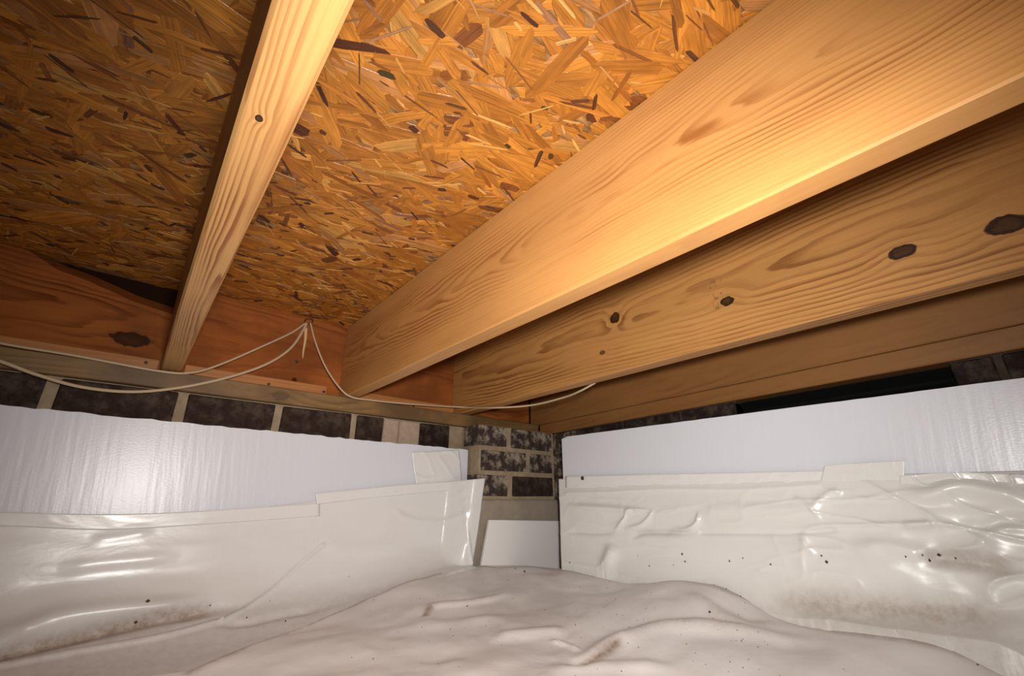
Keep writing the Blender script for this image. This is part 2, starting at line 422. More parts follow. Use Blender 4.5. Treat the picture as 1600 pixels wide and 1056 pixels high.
# the 300 that show largest
def in_bay(s): return (-.42 < s[0] < -.02 or .06 < s[0] < .42) and .1 < s[1] < 1.25
score = []
for i, s in enumerate(strands):
    if in_bay(s):
        px = project(np.array([s[0], s[1], Z_OSB]))
        if -20 < px[0] < 1620 and -20 < px[1] < 1076:
            d2 = s[0] ** 2 + s[1] ** 2 + .29
            score.append((s[3] * s[4] / d2 / math.sqrt(d2) * (s[5] > .0014), i))
chosen = {i for _, i in sorted(score, reverse=True)[:300]}
TH = .0007
def strand_geo(L, W, r):
    o = strand_outline(L, W, r); n = len(o)
    V = [(x, y, 0.0) for x, y in o] + [(x * .985, y * .93, -TH) for x, y in o]      # -z is the face seen from below
    F = [tuple(range(n, 2 * n))] + [(k, k + n, (k + 1) % n + n, (k + 1) % n) for k in range(n)]
    return V, F
variants = []
for k in range(24):                     # unit flakes shared between the single strands
    V, F = strand_geo(1.0, 1.0, R3)
    me = mesh('strand', V, F); uvl = me.uv_layers.new(name='grain')
    for lp in me.loops:
        c = me.vertices[lp.vertex_index].co; uvl.data[lp.index].uv = (c.x * .09 + k * .37, c.y * .016 + k * .71)
    me.materials.append(M_OSBI); variants.append(me)
AV, AF, AT, AUV = [], [], [], []
kk = 0
for i, (x, y, a, L, W, off, t, u) in enumerate(strands):
    ca, sa = math.cos(a), math.sin(a)
    tilt = (u - .5) * .03
    if i in chosen:
        o = link('strand', variants[kk % 24], None, ceiling); kk += 1
        o.location = (x, y, Z_OSB - off); o.rotation_euler = (tilt, 0, a); o.scale = (L, W, 1); o.color = t + (1,)
        continue
    V, F = strand_geo(L, W, R3); b = len(AV)
    for vx, vy, vz in V: AV.append((x + vx * ca - vy * sa, y + vx * sa + vy * ca, Z_OSB - off + vz + tilt * vy))
    for f in F:
        AF.append(tuple(q + b for q in f))
        for q in f: AUV += [V[q][0] + u * 9, V[q][1] + u * 5]
        AT += list(t + (1,)) * len(f)
me = bpy.data.meshes.new('strand_layer'); me.from_pydata(AV, [], AF)
me.uv_layers.new(name='grain').data.foreach_set('uv', AUV)
me.color_attributes.new('tint', 'FLOAT_COLOR', 'CORNER').data.foreach_set('color', AT)
tag(link('strand_layer', me, M_OSB, ceiling), kind='stuff')

# back wall, its top course of bricks under the sill
wall_back = link('wall_back', bm_mesh('wall_back', bm_box(X_LEFT, 1.5, Y_BRICK + .006, 1.45, -.05, Z_SILL0 - .001)), M_MORTAR)
tag(wall_back, 'dark brick foundation wall with sandy mortar behind the foam board', None, kind='structure')
def brick(parent, x0, x1, y0, y1, z0, z1, mat, seed, rot=None):
    cx, cy, cz = (x0 + x1) / 2, (y0 + y1) / 2, (z0 + z1) / 2
    bm = bm_box(x0 - cx, x1 - cx, y0 - cy, y1 - cy, z0 - cz, z1 - cz, .0028, 0, .0014, seed)
    o = link('brick', bm_mesh('brick', bm), mat, parent); o.location = (cx, cy, cz)
    if rot: o.rotation_euler.z = rot
    return o
edges = [(50, 74), (268, 286), (426.5, 439.5), (549.6, 558.8)]
bx = [(on_y(a, 655, Y_BRICK)[0], on_y(b, 655, Y_BRICK)[0]) for a, b in edges]
runs = [(bx[0][0] - .205, bx[0][0], M_BRICK)] + [(bx[i][1], bx[i + 1][0], M_BRICK) for i in range(3)]
q = lambda u: on_y(u, 675, Y_BRICK)[0]
runs += [(bx[3][1], q(598), M_BRICK), (q(599), q(622), M_PALE), (q(624), q(655), M_PALE), (q(657), q(703), M_BRICKD)]
xx = runs[0][0] - .011
for k in range(3): runs.append((xx - .203, xx, M_BRICK)); xx -= .214
for i, (a, b, m) in enumerate(runs): brick(wall_back, a, b, Y_BRICK, Y_BRICK + .09, Z_SILL0 - .079, Z_SILL0 - .004, m, i)

# right wall with its vent opening
YV0, YV1 = on_r(1484, 570, 1.142)[1], on_r(1150, 640, 1.142)[1]
def rbox(name, y0, y1, o0, o1, z0, z1, mat, parent=None, bevel=0, off=0.0):
    """box along the right wall; o0..o1 is the distance from the wall face into the wall"""
    bm = bmesh.new(); vv = []
    for y in (y0, y1):
        for o, z in ((o0, z0), (o1, z0), (o1, z1), (o0, z1)): vv.append(bm.verts.new((xw(y) + o, y, z)))
    for f in ((0, 1, 2, 3), (7, 6, 5, 4), (0, 4, 5, 1), (1, 5, 6, 2), (2, 6, 7, 3), (3, 7, 4, 0)): bm.faces.new([vv[k] for k in f])
    if bevel: bmesh.ops.bevel(bm, geom=bm.edges[:], offset=bevel, segments=1, affect='EDGES')
    return link(name, bm_mesh(name, bm), mat, parent)
bm = bmesh.new()
def add_r(y0, y1, z0, z1):
    vv = []
    for y in (y0, y1):
        for o, z in ((.006, z0), (.15, z0), (.15, z1), (.006, z1)): vv.append(bm.verts.new((xw(y) + o, y, z)))
    for f in ((0, 1, 2, 3), (7, 6, 5, 4), (0, 4, 5, 1), (1, 5, 6, 2), (2, 6, 7, 3), (3, 7, 4, 0)): bm.faces.new([vv[k] for k in f])
add_r(Y_NEAR, 1.30, -.05, Z_SILL0 - .145); add_r(Y_NEAR, YV0, Z_SILL0 - .1449, Z_SILL0 - .001); add_r(YV1, 1.30, Z_SILL0 - .1449, Z_SILL0 - .001)
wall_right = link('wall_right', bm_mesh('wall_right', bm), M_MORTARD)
tag(wall_right, 'near black brick foundation wall behind the right foam board', None, kind='structure')
for zc in (0, 1, 2):
    y = 1.29 - (.1 if zc == 1 else 0.)
    if zc == 1: rbox('brick', 1.195, 1.285, -.002, .09, Z_SILL0 - .079 - .08 * zc, Z_SILL0 - .004 - .08 * zc, M_BRICKS, wall_right, .003)
    while y > -.75:
        y0 = y - .203
        if zc == 0 or y0 > .85:
            lo_, hi_ = y0, y
            if zc == 0 and hi_ > YV0 and lo_ < YV1:
                if hi_ > YV1 + .03: lo_ = max(lo_, YV1)
                elif lo_ < YV0 - .03: hi_ = min(hi_, YV0)
                else: hi_ = lo_
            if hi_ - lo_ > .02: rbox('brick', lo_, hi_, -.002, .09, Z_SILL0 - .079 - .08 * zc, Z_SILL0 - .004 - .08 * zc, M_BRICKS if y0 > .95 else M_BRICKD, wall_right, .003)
        y -= .214
vent = bpy.data.objects.new('foundation_vent', None); COL.objects.link(vent)
vent.location = (xw((YV0 + YV1) / 2) + .1, (YV0 + YV1) / 2, Z_SILL0 - .14)
tag(vent, 'black louvred foundation vent set in the right wall above the foam board', 'vent')
def keep(o, p): o.parent = p; o.matrix_parent_inverse = p.matrix_basis.inverted(); return o
keep(rbox('back_plate', YV0 + .002, YV1 - .002, .040, .046, Z_SILL0 - .143, Z_SILL0 - .001, M_BLACK), vent)
for k in range(5):
    bmv = bm_box(-.012, .012, -(YV1 - YV0) / 2 + .004, (YV1 - YV0) / 2 - .004, -.0012, .0012, 0)
    s = link('louvre_slat', bm_mesh('louvre_slat', bmv), M_BLACK)
    s.location = (xw((YV0 + YV1) / 2) + .026, (YV0 + YV1) / 2, Z_SILL0 - .128 + k * .028); s.rotation_euler = (0, .7, -.066)
    bpy.context.view_layer.update(); keep(s, vent)

# brick pier in the corner on its concrete base
pier = bpy.data.objects.new('brick_pier', None); COL.objects.link(pier)
pier.location = (1.04, 1.25, 0); bpy.context.view_layer.update()
tag(pier, 'mortar smeared dark brick pier in the corner on a grey concrete base', 'brick pier')
PX0, PX1 = .866, 1.218
keep(link('mortar_core', bm_mesh('mortar_core', bm_box(PX0 + .005, PX1, Y_PIER + .005, 1.31, CAM_H + .004, Z_SILL0 - .003)), M_MORTAR), pier)
keep(link('concrete_base', bm_mesh('concrete_base', bm_box(PX0 - .01, PX1 + .02, Y_PIER - .004, 1.31, -.05, CAM_H + .012, .004)), M_CONC), pier)
rows = [(Z_SILL0 - .070, Z_SILL0 - .004, [(PX0, .988), (1.008, 1.208)]),
        (CAM_H + .102, CAM_H + .166, [(.880, 1.078), (1.096, 1.205)]),
        (CAM_H + .022, CAM_H + .086, [(.866, .990), (1.014, 1.208)])]
for rI, (z0, z1, cs) in enumerate(rows):
    for k, (a, b) in enumerate(cs):
        o = brick(pier, a, b, Y_PIER, Y_PIER + .09, z0, z1, M_BRICKS if not (rI == 2 and k == 1) else M_BRICK, 40 + rI * 5 + k)
        o.location.x -= pier.location.x; o.location.y -= pier.location.y
    if rI != 1:
        o = brick(pier, PX0 - .001, PX0 + .09, Y_PIER + (.10 if rI == 2 else .098), 1.30, z0, z1, M_BRICKS, 70 + rI) if False else None

# ------------------------------------------------------------------ timber
tag(link('wall_sheathing', bm_mesh('wall_sheathing', bm_box(X_LEFT, 1.40, Y_RIM + .040, Y_RIM + .055, Z_SILL1 + .001, Z_OSB)), M_GAPSHADE), 'sheathing panel closing the gap behind the waned rim joist, shade put into its colour', None, kind='structure')
tag(link('sill_plate', bm_mesh('sill_plate', plank(X_LEFT, 1.225, Y_SILL, Y_SILL + .14, Z_SILL0, Z_SILL1, .002, 0, 14, .001, 1)), M_SILL), 'greenish brown treated sill plate lying on the back brick wall', 'sill plate')
# rim joist of the back wall: its upper edge is waned (bark edge) left of the left joist
prof = [on_y(u, v, Y_RIM) for u, v in ((45, 391), (91, 422), (140, 440), (210, 471), (273, 492))]
top = [(-1.3, Z_OSB - .001), (-.40, Z_OSB - .001), (-.33, Z_OSB - .003)] + [(p[0], p[2]) for p in prof] + [(.018, CAM_H + .452), (.020, Z_OSB - .002), (1.228, Z_OSB - .002)]
V, F = [], []
for (x, z) in top:
    V += [(x, Y_RIM, Z_SILL1 + .0005), (x, Y_RIM, z), (x, Y_RIM + .038, min(z + .03, Z_OSB - .001)), (x, Y_RIM + .038, Z_SILL1 + .0005)]
for i in range(len(top) - 1):
    o = i * 4
    for k in range(4): F.append((o + k, o + (k + 1) % 4, o + 4 + (k + 1) % 4, o + 4 + k))
F += [(0, 1, 2, 3), tuple(range(len(V) - 4, len(V)))[::-1]]
me = mesh('rim_joist', V, F)
bm = bmesh.new(); bm.from_mesh(me)
rim = link('rim_joist', bm_mesh('rim_joist', bm), M_RIM)
tag(rim, 'reddish pine rim joist with waned upper edge and dark knot along the back wall', 'rim joist')
for (u, v) in ((736 / 2.854, 370 + 430 / 2.854),):
    p = on_y(u, v, Y_RIM)
def nail(parent, u, v, y, r=.004):
    p = on_y(u, v, y)
    bm = bmesh.new(); bmesh.ops.create_cone(bm, cap_ends=True, segments=12, radius1=r, radius2=r * .8, depth=.004)
    o = link('nail_head', bm_mesh('nail_head', bm), M_STEEL, parent); o.rotation_euler = (math.pi / 2, 0, 0); o.location = (p[0], y - .001, p[2])
for (x0, x1, lab, nl) in ((-1.3, -.001, 'orange pine nailer strip left of the left joist', [(228, 566)]), (.050, .398, 'orange pine nailer strip between the left and the wide joist', [(420, 600), (506, 612)]),
                          (.484, .845, 'shadowed pine nailer strip between the wide and the knotty joist', [(646, 634), (708, 646)])):
    n = link('nailer_strip', bm_mesh('nailer_strip', plank(x0, x1, Y_RIM - .022, Y_RIM - .002, Z_SILL1 + .0005, Z_SILL1 + .032, .002, 0, 4, .0006, 3)), M_NAIL)
    tag(n, lab, 'nailer strip', 'nailer strips on the sill')
    for (u, v) in nl: nail(n, u, v, Y_RIM - .022)
nail(rim, 464, 565, Y_RIM, .005)

bmA = plank(.003, .043, Y_NEAR, Y_RIM - .001, Z_SILL1 + .0008, Z_OSB - .003, .003, 1, 16, .0009, 5)
for v in bmA.verts: v.co.x -= .012 * (v.co.z - Z_SILL1) / (Z_OSB - Z_SILL1)      # it leans a little
jA = link('floor_joist', bm_mesh('floor_joist', bmA), M_A)
tag(jA, 'narrow looking left joist with striped underside and one small knot', 'joist', 'floor joists under the strand board')
jB = link('floor_joist', bm_mesh('floor_joist', plank(.439, .477, Y_NEAR, Y_RIM - .001, Z_SILL1 + .0008, Z_OSB - .003, .0025, 1, 16, .0007, 6)), M_B)
tag(jB, 'wide bright middle joist with flame shaped grain and pale underside', 'joist', 'floor joists under the strand board')
jC = link('floor_joist', bm_mesh('floor_joist', plank(.848, .888, Y_NEAR, Y_RIM - .001, Z_SILL1 + .0008, Z_OSB - .003, .0025, 1, 16, .0007, 9)), M_C)
tag(jC, 'knotty joist with dark oval knots, right of the wide bright joist', 'joist', 'floor joists under the strand board')

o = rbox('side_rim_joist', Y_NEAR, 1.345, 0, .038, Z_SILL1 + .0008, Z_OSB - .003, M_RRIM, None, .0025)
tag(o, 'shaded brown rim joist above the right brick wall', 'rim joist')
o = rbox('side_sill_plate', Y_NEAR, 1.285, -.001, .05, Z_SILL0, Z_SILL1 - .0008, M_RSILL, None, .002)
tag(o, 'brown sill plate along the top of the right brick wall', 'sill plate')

# ------------------------------------------------------------------ foam boards
def ragged_board(name, pts_fn, n, thick_vec, mat, wob, seed):
    """upright board: pts_fn(t) -> (bottom point, top point) on its face; the cut top edge is a little ragged"""
    r = random.Random(seed); V, F = [], []
    tv = np.array(thick_vec)
    for i in range(n + 1):
        b, t = pts_fn(i / n); t = np.array(t) + np.array([0, 0, r.uniform(-wob, wob)])
        tb = t + tv + np.array([0, 0, r.uniform(-wob, wob)])
        V += [np.array(b), t, tb, np.array(b) + tv]
    for i in range(n):
        o = i * 4
        for k in range(4): F.append((o + k, o + (k + 1) % 4, o + 4 + (k + 1) % 4, o + 4 + k))
    F += [(0, 1, 2, 3), tuple(range(n * 4, n * 4 + 4))[::-1]]
    bm = bmesh.new(); bm.from_mesh(mesh(name, V, F))
    me = bm_mesh(name, bm); me.materials.append(mat); me.materials.append(M_EDGE)
    for p in me.polygons:
        if abs(p.normal.z) > .6: p.material_index = 1
    return me
zl = CAM_H + .1745; zr = CAM_H + .168
fb = link('foam_board', ragged_board('foam_board', lambda t: ((X_LEFT + t * (.8625 - X_LEFT), Y_BOARD, 0.02), (X_LEFT + t * (.8625 - X_LEFT), Y_BOARD, zl + (zr - zl) * max(0, (t - .5) * 2))), 130, (0, .035, 0), M_FOAM, .0016, 2))
tag(fb, 'glossy white foam board with torn top edge against the back wall', 'foam board', 'foam insulation boards')
bl_, br_ = on_b(877.5, 683), on_b(1600, 590)
sl = (br_[2] - bl_[2]) / (br_[1] - bl_[1])
def rb(t):
    y = bl_[1] + t * (-.45 - bl_[1]); x = BC + BS * y
    tp = bl_[2] + sl * (y - bl_[1])
    if t == 0: tp -= .006
    return (x, y, .02), (x, y, tp)
fb = link('foam_board', ragged_board('foam_board', rb, 60, (.02, 0, 0), M_FOAM, .0004, 3))
tag(fb, 'glossy white foam board with straight top edge along the right wall', 'foam board', 'foam insulation boards')
a, b, c_, d_ = on_y(765, 812, 1.183), on_y(880, 814, 1.183), on_y(748, 893, 1.175), on_y(885, 895, 1.175)
V = []
for p in (c_, a, b, d_): V.append(p + np.array([0, 0, -.03 if p[2] < .15 else 0]))
for p in (c_, a, b, d_): V.append(p + np.array([0, .010, -.03 if p[2] < .15 else 0]))
bm = bmesh.new(); bm.from_mesh(mesh('foam_offcut', V, [(0, 1, 2, 3), (7, 6, 5, 4), (0, 4, 5, 1), (1, 5, 6, 2), (2, 6, 7, 3), (3, 7, 4, 0)]))
bmesh.ops.bevel(bm, geom=bm.edges[:], offset=.001, segments=1, affect='EDGES')
tag(link('foam_offcut', bm_mesh('foam_offcut', bm), M_FOAM2), 'small plain white board offcut leaning on the concrete base of the pier', 'foam board', 'foam insulation boards')

# ------------------------------------------------------------------ plastic sheets
def creases(P, N, specs, soil=None):
    """push the surface P out along N along folds given in the photograph's pixels; returns the new points"""
    px = project(P); out = np.zeros(P.shape[:2])
    for s in specs:
        pts = []
        for (u, v) in s['px']:
            d = (px[..., 0] - u) ** 2 + (px[..., 1] - v) ** 2
            i, j = np.unravel_index(np.argmin(d), d.shape); pts.append(P[i, j])
        pts = catmull(pts, 6) if len(pts) > 2 else pts
        d, t = seg_dist(P, pts)
        fade = np.minimum(1, np.minimum(t, 1 - t) * 5 + (.0 if not s.get('open') else 1))
        w = s['w']; k = s.get('k', 'gauss')
        f = np.exp(-(d / w) ** 2) if k == 'gauss' else np.exp(-d / w) if k == 'sharp' else np.clip(1 - d / w, 0, 1)
        out += s['h'] * f * fade
        if soil is not None and 'soil' in s: soil[:] = np.maximum(soil, s['soil'] * np.exp(-(d / (s.get('sw', w * 1.5))) ** 2) * fade)
    return P + N * out[..., None]
def normals(P):
    a = np.gradient(P, axis=0); b = np.gradient(P, axis=1); n = np.cross(a, b)
    return n / np.maximum(np.linalg.norm(n, axis=-1, keepdims=True), 1e-9)
def add_soil(me, s):
    at = me.attributes.new('soil', 'FLOAT', 'POINT'); at.data.foreach_set('value', np.clip(s, 0, 1).reshape(-1).astype(np.float32))
def thin_plate(C, vals):
    C = np.array(C, float); n = len(C)
    U = lambda r2: np.where(r2 > 1e-12, r2 * np.log(np.maximum(r2, 1e-12)), 0)
    K = U(((C[:, None] - C[None]) ** 2).sum(-1)) + np.eye(n) * 1e-3
    Pm = np.c_[np.ones(n), C]
    A = np.block([[K, Pm], [Pm.T, np.zeros((3, 3))]]); w = np.linalg.solve(A, np.r_[vals, np.zeros(3)])
    def f(Q):
        r2 = ((Q[..., None, :] - C) ** 2).sum(-1)
        return U(r2) @ w[:n] + w[n] + Q @ w[n + 1:]
    return f

# -- ground sheet
ctl = [on_y(740, 884, 1.182), on_y(620, 915, 1.15), on_y(560, 941, 1.14), on_z(350, 1025, CAM_H - .235), on_z(297, 1050, CAM_H - .24),
       on_y(800, 884, 1.175), on_b(880, 889, .045), on_b(990, 908, .05), on_b(1130, 918, .055), on_b(1225, 966, .055), on_b(1480, 1010, .06), on_b(1575, 1053, .06)]
C = [p[:2] for p in ctl]; vals = [p[2] for p in ctl]
for (x, y, z) in ((.6, .75, CAM_H - .232), (.75, .45, CAM_H - .245), (.3, .4, CAM_H - .25), (0, .6, CAM_H - .25), (-.6, .8, CAM_H - .25), (-.6, 0, CAM_H - .25), (.3, -.3, CAM_H - .25), (.85, -.3, CAM_H - .25), (.98, .1, CAM_H - .247), (0, -1, CAM_H - .25), (.9, -1, CAM_H - .25), (.75, .9, CAM_H - .215)):
    C.append((x, y)); vals.append(z)
tps = thin_plate(C, np.array(vals))
# outline of the sheet: back edges follow the creases against the skirts
back = np.array([(-1.2, 1.08), (-.3, 1.06), tuple(ctl[4][:2]), tuple(ctl[3][:2]), tuple(ctl[2][:2]), tuple(ctl[1][:2]), tuple(ctl[0][:2]), tuple(ctl[5][:2]), tuple(ctl[6][:2])])
right = np.array([tuple(p[:2]) for p in (ctl[6], ctl[7], ctl[8], ctl[9], ctl[10], ctl[11])] + [(1.02, -1.1)])
back = back[np.argsort(back[:, 0])]
def under_ground(P):
    """keeps a skirt's foot below the ground sheet that covers it"""
    yb = np.interp(P[..., 0], back[:, 0], back[:, 1]); rr = right[np.argsort(right[:, 1])]
    xr = np.interp(P[..., 1], rr[:, 1], rr[:, 0])
    ins = smooth01(.000, .02, np.minimum(yb - .028 - P[..., 1], xr - .01 - P[..., 0]))
    P[..., 2] = np.where(ins > 0, np.minimum(P[..., 2], tps(P[..., :2]) - .002 - .02 * ins), P[..., 2])
    return P
# -- left skirt: hangs on the board, then runs out over the ground
NX, NT_ = 420, 150
xs = np.linspace(-1.25, .905, NX)
tp = np.array([on_y(u, v, 1.25)[[0, 2]] for u, v in ((-200, 800), (0, 806), (150, 812), (280, 808), (490, 783), (643, 758), (757, 748))])
ztop = np.interp(xs, tp[:, 0], tp[:, 1])
pathY = [1.252, 1.246, 1.236, 1.205, 1.165, 1.10, .98]
pathZ = [None, CAM_H - .08, CAM_H - .15, CAM_H - .205, CAM_H - .236, CAM_H - .258, CAM_H - .272]
P = np.zeros((NX, NT_, 3))
for i, x in enumerate(xs):
    lift = .065 * smooth01(.35, .86, np.array(x))
    pts = [(pathY[k], ztop[i] if k == 0 else pathZ[k] + lift * (k - 1) / 3.0 * (1 if k < 5 else 1)) for k in range(7)]
    pts = catmull([np.array(p) for p in pts], 20); pts = np.array(pts)
    L = np.r_[0, np.cumsum(np.linalg.norm(np.diff(pts, axis=0), axis=1))]
    s = np.linspace(0, L[-1], NT_)
    P[i, :, 0] = x; P[i, :, 1] = np.interp(s, L, pts[:, 0]); P[i, :, 2] = np.interp(s, L, pts[:, 1])
# it wraps forward round the edge of the pier
wrap = smooth01(.79, .87, P[..., 0]) * (.252 + 1 - 1.188) * (P[..., 1] > 1.15)
P[..., 1] = np.where(P[..., 1] > 1.15, P[..., 1] - smooth01(.80, .868, P[..., 0]) * np.clip(P[..., 1] - 1.176, 0, 1), P[..., 1])
# the free right end leans as it goes down
tt = np.linspace(0, 1, NT_)[None, :]
xe = np.interp(P[..., 2], [on_y(737, 885, 1.18)[2], on_y(747, 830, 1.18)[2], on_y(754, 770, 1.18)[2], on_y(757, 748, 1.18)[2]], [on_y(737, 885, 1.18)[0], on_y(746, 830, 1.18)[0], on_y(754, 770, 1.18)[0], on_y(757, 748, 1.18)[0]])
P[..., 0] = np.where(P[..., 0] > .6, .6 + (P[..., 0] - .6) * (xe - .6) / (.905 - .6), P[..., 0])
N = normals(P); N *= np.sign((N * np.array([-.3, -1, .5])).sum(-1, keepdims=True))
fl = smooth01(0.0, .15, tt)
amp = fl * (.003 * vnoise(P[..., 0] * 7, P[..., 2] * 16 + P[..., 1] * 14, 1) + .0010 * vnoise(P[..., 0] * 16, P[..., 2] * 40 + P[..., 1] * 30, 2))
P = P + N * amp[..., None]
soilL = np.zeros((NX, NT_))
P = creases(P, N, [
    dict(px=[(505, 850), (470, 882), (430, 917), (390, 946), (345, 970)], h=.006, w=.006, k='tri', open=1),
    dict(px=[(345, 970), (250, 995), (120, 1018), (0, 1040), (-80, 1056)], h=.007, w=.008, k='tri', open=1),
    dict(px=[(-40, 1000), (40, 985), (90, 970), (180, 956), (260, 950), (330, 935)], h=.016, w=.02),
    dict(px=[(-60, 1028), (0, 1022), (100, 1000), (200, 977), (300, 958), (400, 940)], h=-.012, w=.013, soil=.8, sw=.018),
    dict(px=[(90, 887), (180, 878), (280, 868)], h=.0022, w=.012),
    dict(px=[(140, 845), (190, 838), (240, 830)], h=.0016, w=.010),
    dict(px=[(40, 960), (200, 930), (400, 905)], h=.004, w=.03),
    dict(px=[(722, 752), (727, 800), (733, 845), (738, 880)], h=.005, w=.004, open=1),
    dict(px=[(610, 790), (640, 810), (690, 815), (735, 800)], h=.003, w=.008),
    dict(px=[(330, 972), (380, 975), (440, 962), (520, 945)], h=-.006, w=.01, soil=.35),
    dict(px=[(500, 850), (560, 860), (650, 850)], h=.003, w=.02),
    dict(px=[(420, 955), (520, 945), (640, 912), (735, 890)], h=-.001, w=.02, soil=.35, sw=.03),
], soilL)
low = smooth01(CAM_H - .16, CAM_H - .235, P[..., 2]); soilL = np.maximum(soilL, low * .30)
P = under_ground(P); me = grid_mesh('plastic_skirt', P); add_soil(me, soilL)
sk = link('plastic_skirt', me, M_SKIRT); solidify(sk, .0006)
tag(sk, 'white plastic sheet hanging on the left foam board with free edge by the pier', 'plastic sheet', 'vapour barrier sheets')
PL, NL = P, N

# -- right skirt
NY, NR = 460, 150
ys = np.concatenate([np.linspace(1.056, -.25, 400), np.linspace(-.26, -.7, 60)])
q = lambda u, v: on_b(u, v, .007)
tr = np.array([q(u, v)[[1, 2]] for u, v in ((880, 748), (1000, 744), (1290, 738), (1300, 738), (1420, 740), (1600, 735))])[::-1]
ztr = np.interp(ys, tr[:, 0], tr[:, 1])
prO = [.002, .010, .020, .026, .040, .075, .15]
prZ = [None, CAM_H + .03, CAM_H - .03, CAM_H - .08, CAM_H - .15, CAM_H - .215, CAM_H - .262]
P = np.zeros((NY, NR, 3))
for i, y in enumerate(ys):
    lift = .050 * smooth01(.35, 1.0, np.array(y))
    pts = np.array(catmull([np.array((prO[k], ztr[i] if k == 0 else prZ[k] + lift * max(0, k - 3) / 3)) for k in range(7)], 20))
    L = np.r_[0, np.cumsum(np.linalg.norm(np.diff(pts, axis=0), axis=1))]; s = np.linspace(0, L[-1], NR)
    o = np.interp(s, L, pts[:, 0])
    P[i, :, 0] = BC - .0005 + BS * y - o; P[i, :, 1] = y; P[i, :, 2] = np.interp(s, L, pts[:, 1])
far = smooth01(.75, 1.05, P[..., 1])
P[..., 1] -= .95 * far * ((BC + BS * P[..., 1]) - P[..., 0])
N = normals(P); N *= np.sign((N * np.array([-1, -.2, .5])).sum(-1, keepdims=True))
tt = np.linspace(0, 1, NR)[None, :]
fl = smooth01(0.02, .2, tt) * (1 - .5 * smooth01(.6, .9, tt))
yy, zz = P[..., 1], P[..., 2]
near = smooth01(.55, .1, yy)
crk = lambda v, w: np.exp(-np.abs(v) / w)
wx, wz = vnoise(yy * 6, zz * 9, 40) * 1.5, vnoise(yy * 6 + 9, zz * 9, 41) * 1.5
P = P + N * (fl * (1 - smooth01(.42, .62, tt)) * (.0012 + .006 * near) * (crk(vnoise(yy * 9 + wx, zz * 22 + wz, 42), .05) + .6 * crk(vnoise(yy * 16 + wz, zz * 30 + wx, 43), .06)))[..., None]
amp = fl * ((.002 + .005 * near) * vnoise(yy * 8, zz * 24, 4) + (.0005 + .002 * near) * vnoise(yy * 19 + 3 * zz, zz * 45, 5) + (.0002 + .0005 * near) * vnoise(yy * 45, zz * 70, 6))
P = P + N * amp[..., None]
soilR = np.zeros((NY, NR))
P = creases(P, N, [
    dict(px=[(885, 770), (960, 768), (1040, 765), (1150, 766), (1280, 757)], h=.003, w=.006, k='sharp', open=1),
    dict(px=[(885, 790), (930, 793), (975, 797), (990, 800)], h=.006, w=.008),
    dict(px=[(960, 830), (975, 812), (985, 797), (1020, 798)], h=.008, w=.004, k='sharp'),
    dict(px=[(975, 826), (1000, 820), (1015, 808), (1022, 795)], h=.007, w=.004, k='sharp'),
    dict(px=[(1045, 828), (1075, 826), (1090, 815), (1093, 798)], h=.009, w=.004, k='sharp'),
    dict(px=[(985, 840), (1005, 832), (1040, 832), (1090, 832)], h=-.006, w=.006, soil=.25),
    dict(px=[(1090, 800), (1150, 797), (1220, 795), (1300, 795)], h=.003, w=.012),
    dict(px=[(1095, 833), (1160, 833), (1240, 832), (1300, 828)], h=-.004, w=.004, open=1),
    dict(px=[(885, 830), (920, 832), (960, 832)], h=-.004, w=.006),
    dict(px=[(960, 850), (950, 880), (945, 900)], h=.012, w=.02),
    dict(px=[(1265, 800), (1280, 782), (1300, 768), (1318, 770)], h=.006, w=.005, k='sharp'),
    dict(px=[(1240, 775), (1265, 790), (1285, 820)], h=.005, w=.003, k='sharp'),
    dict(px=[(1340, 747), (1400, 778), (1450, 805), (1480, 832)], h=.006, w=.004, k='sharp'),
    dict(px=[(1250, 838), (1262, 858), (1275, 870)], h=.004, w=.006, k='sharp'),
    dict(px=[(1330, 855), (1380, 850), (1430, 862), (1470, 868)], h=.006, w=.012),
    dict(px=[(1430, 868), (1500, 876), (1600, 890)], h=-.008, w=.012, soil=.55),
    dict(px=[(1470, 856), (1510, 858), (1532, 850), (1545, 832), (1570, 825), (1620, 824)], h=.008, w=.008, k='sharp'),
    dict(px=[(1490, 822), (1540, 822), (1570, 812), (1620, 815)], h=-.008, w=.008),
    dict(px=[(1400, 770), (1450, 775), (1500, 760), (1560, 770), (1620, 780)], h=.009, w=.012),
    dict(px=[(1410, 822), (1440, 822), (1460, 820)], h=.006, w=.007),
    dict(px=[(1180, 935), (1300, 945), (1450, 955), (1620, 965)], h=-.008, w=.03, soil=.6, sw=.028),
    dict(px=[(1380, 950), (1420, 965), (1480, 980)], h=0, w=.01, soil=.5, sw=.014),
    dict(px=[(1240, 975), (1350, 990), (1500, 1010), (1620, 1020)], h=.012, w=.02),
], soilR)
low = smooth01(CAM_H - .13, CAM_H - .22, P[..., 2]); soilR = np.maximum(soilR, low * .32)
P = under_ground(P); me = grid_mesh('plastic_skirt', P); add_soil(me, soilR)
sk = link('plastic_skirt', me, M_SKIRTR); solidify(sk, .0006)
tag(sk, 'crumpled white plastic sheet hanging on the right foam board', 'plastic sheet', 'vapour barrier sheets')
PR, NRm = P, N

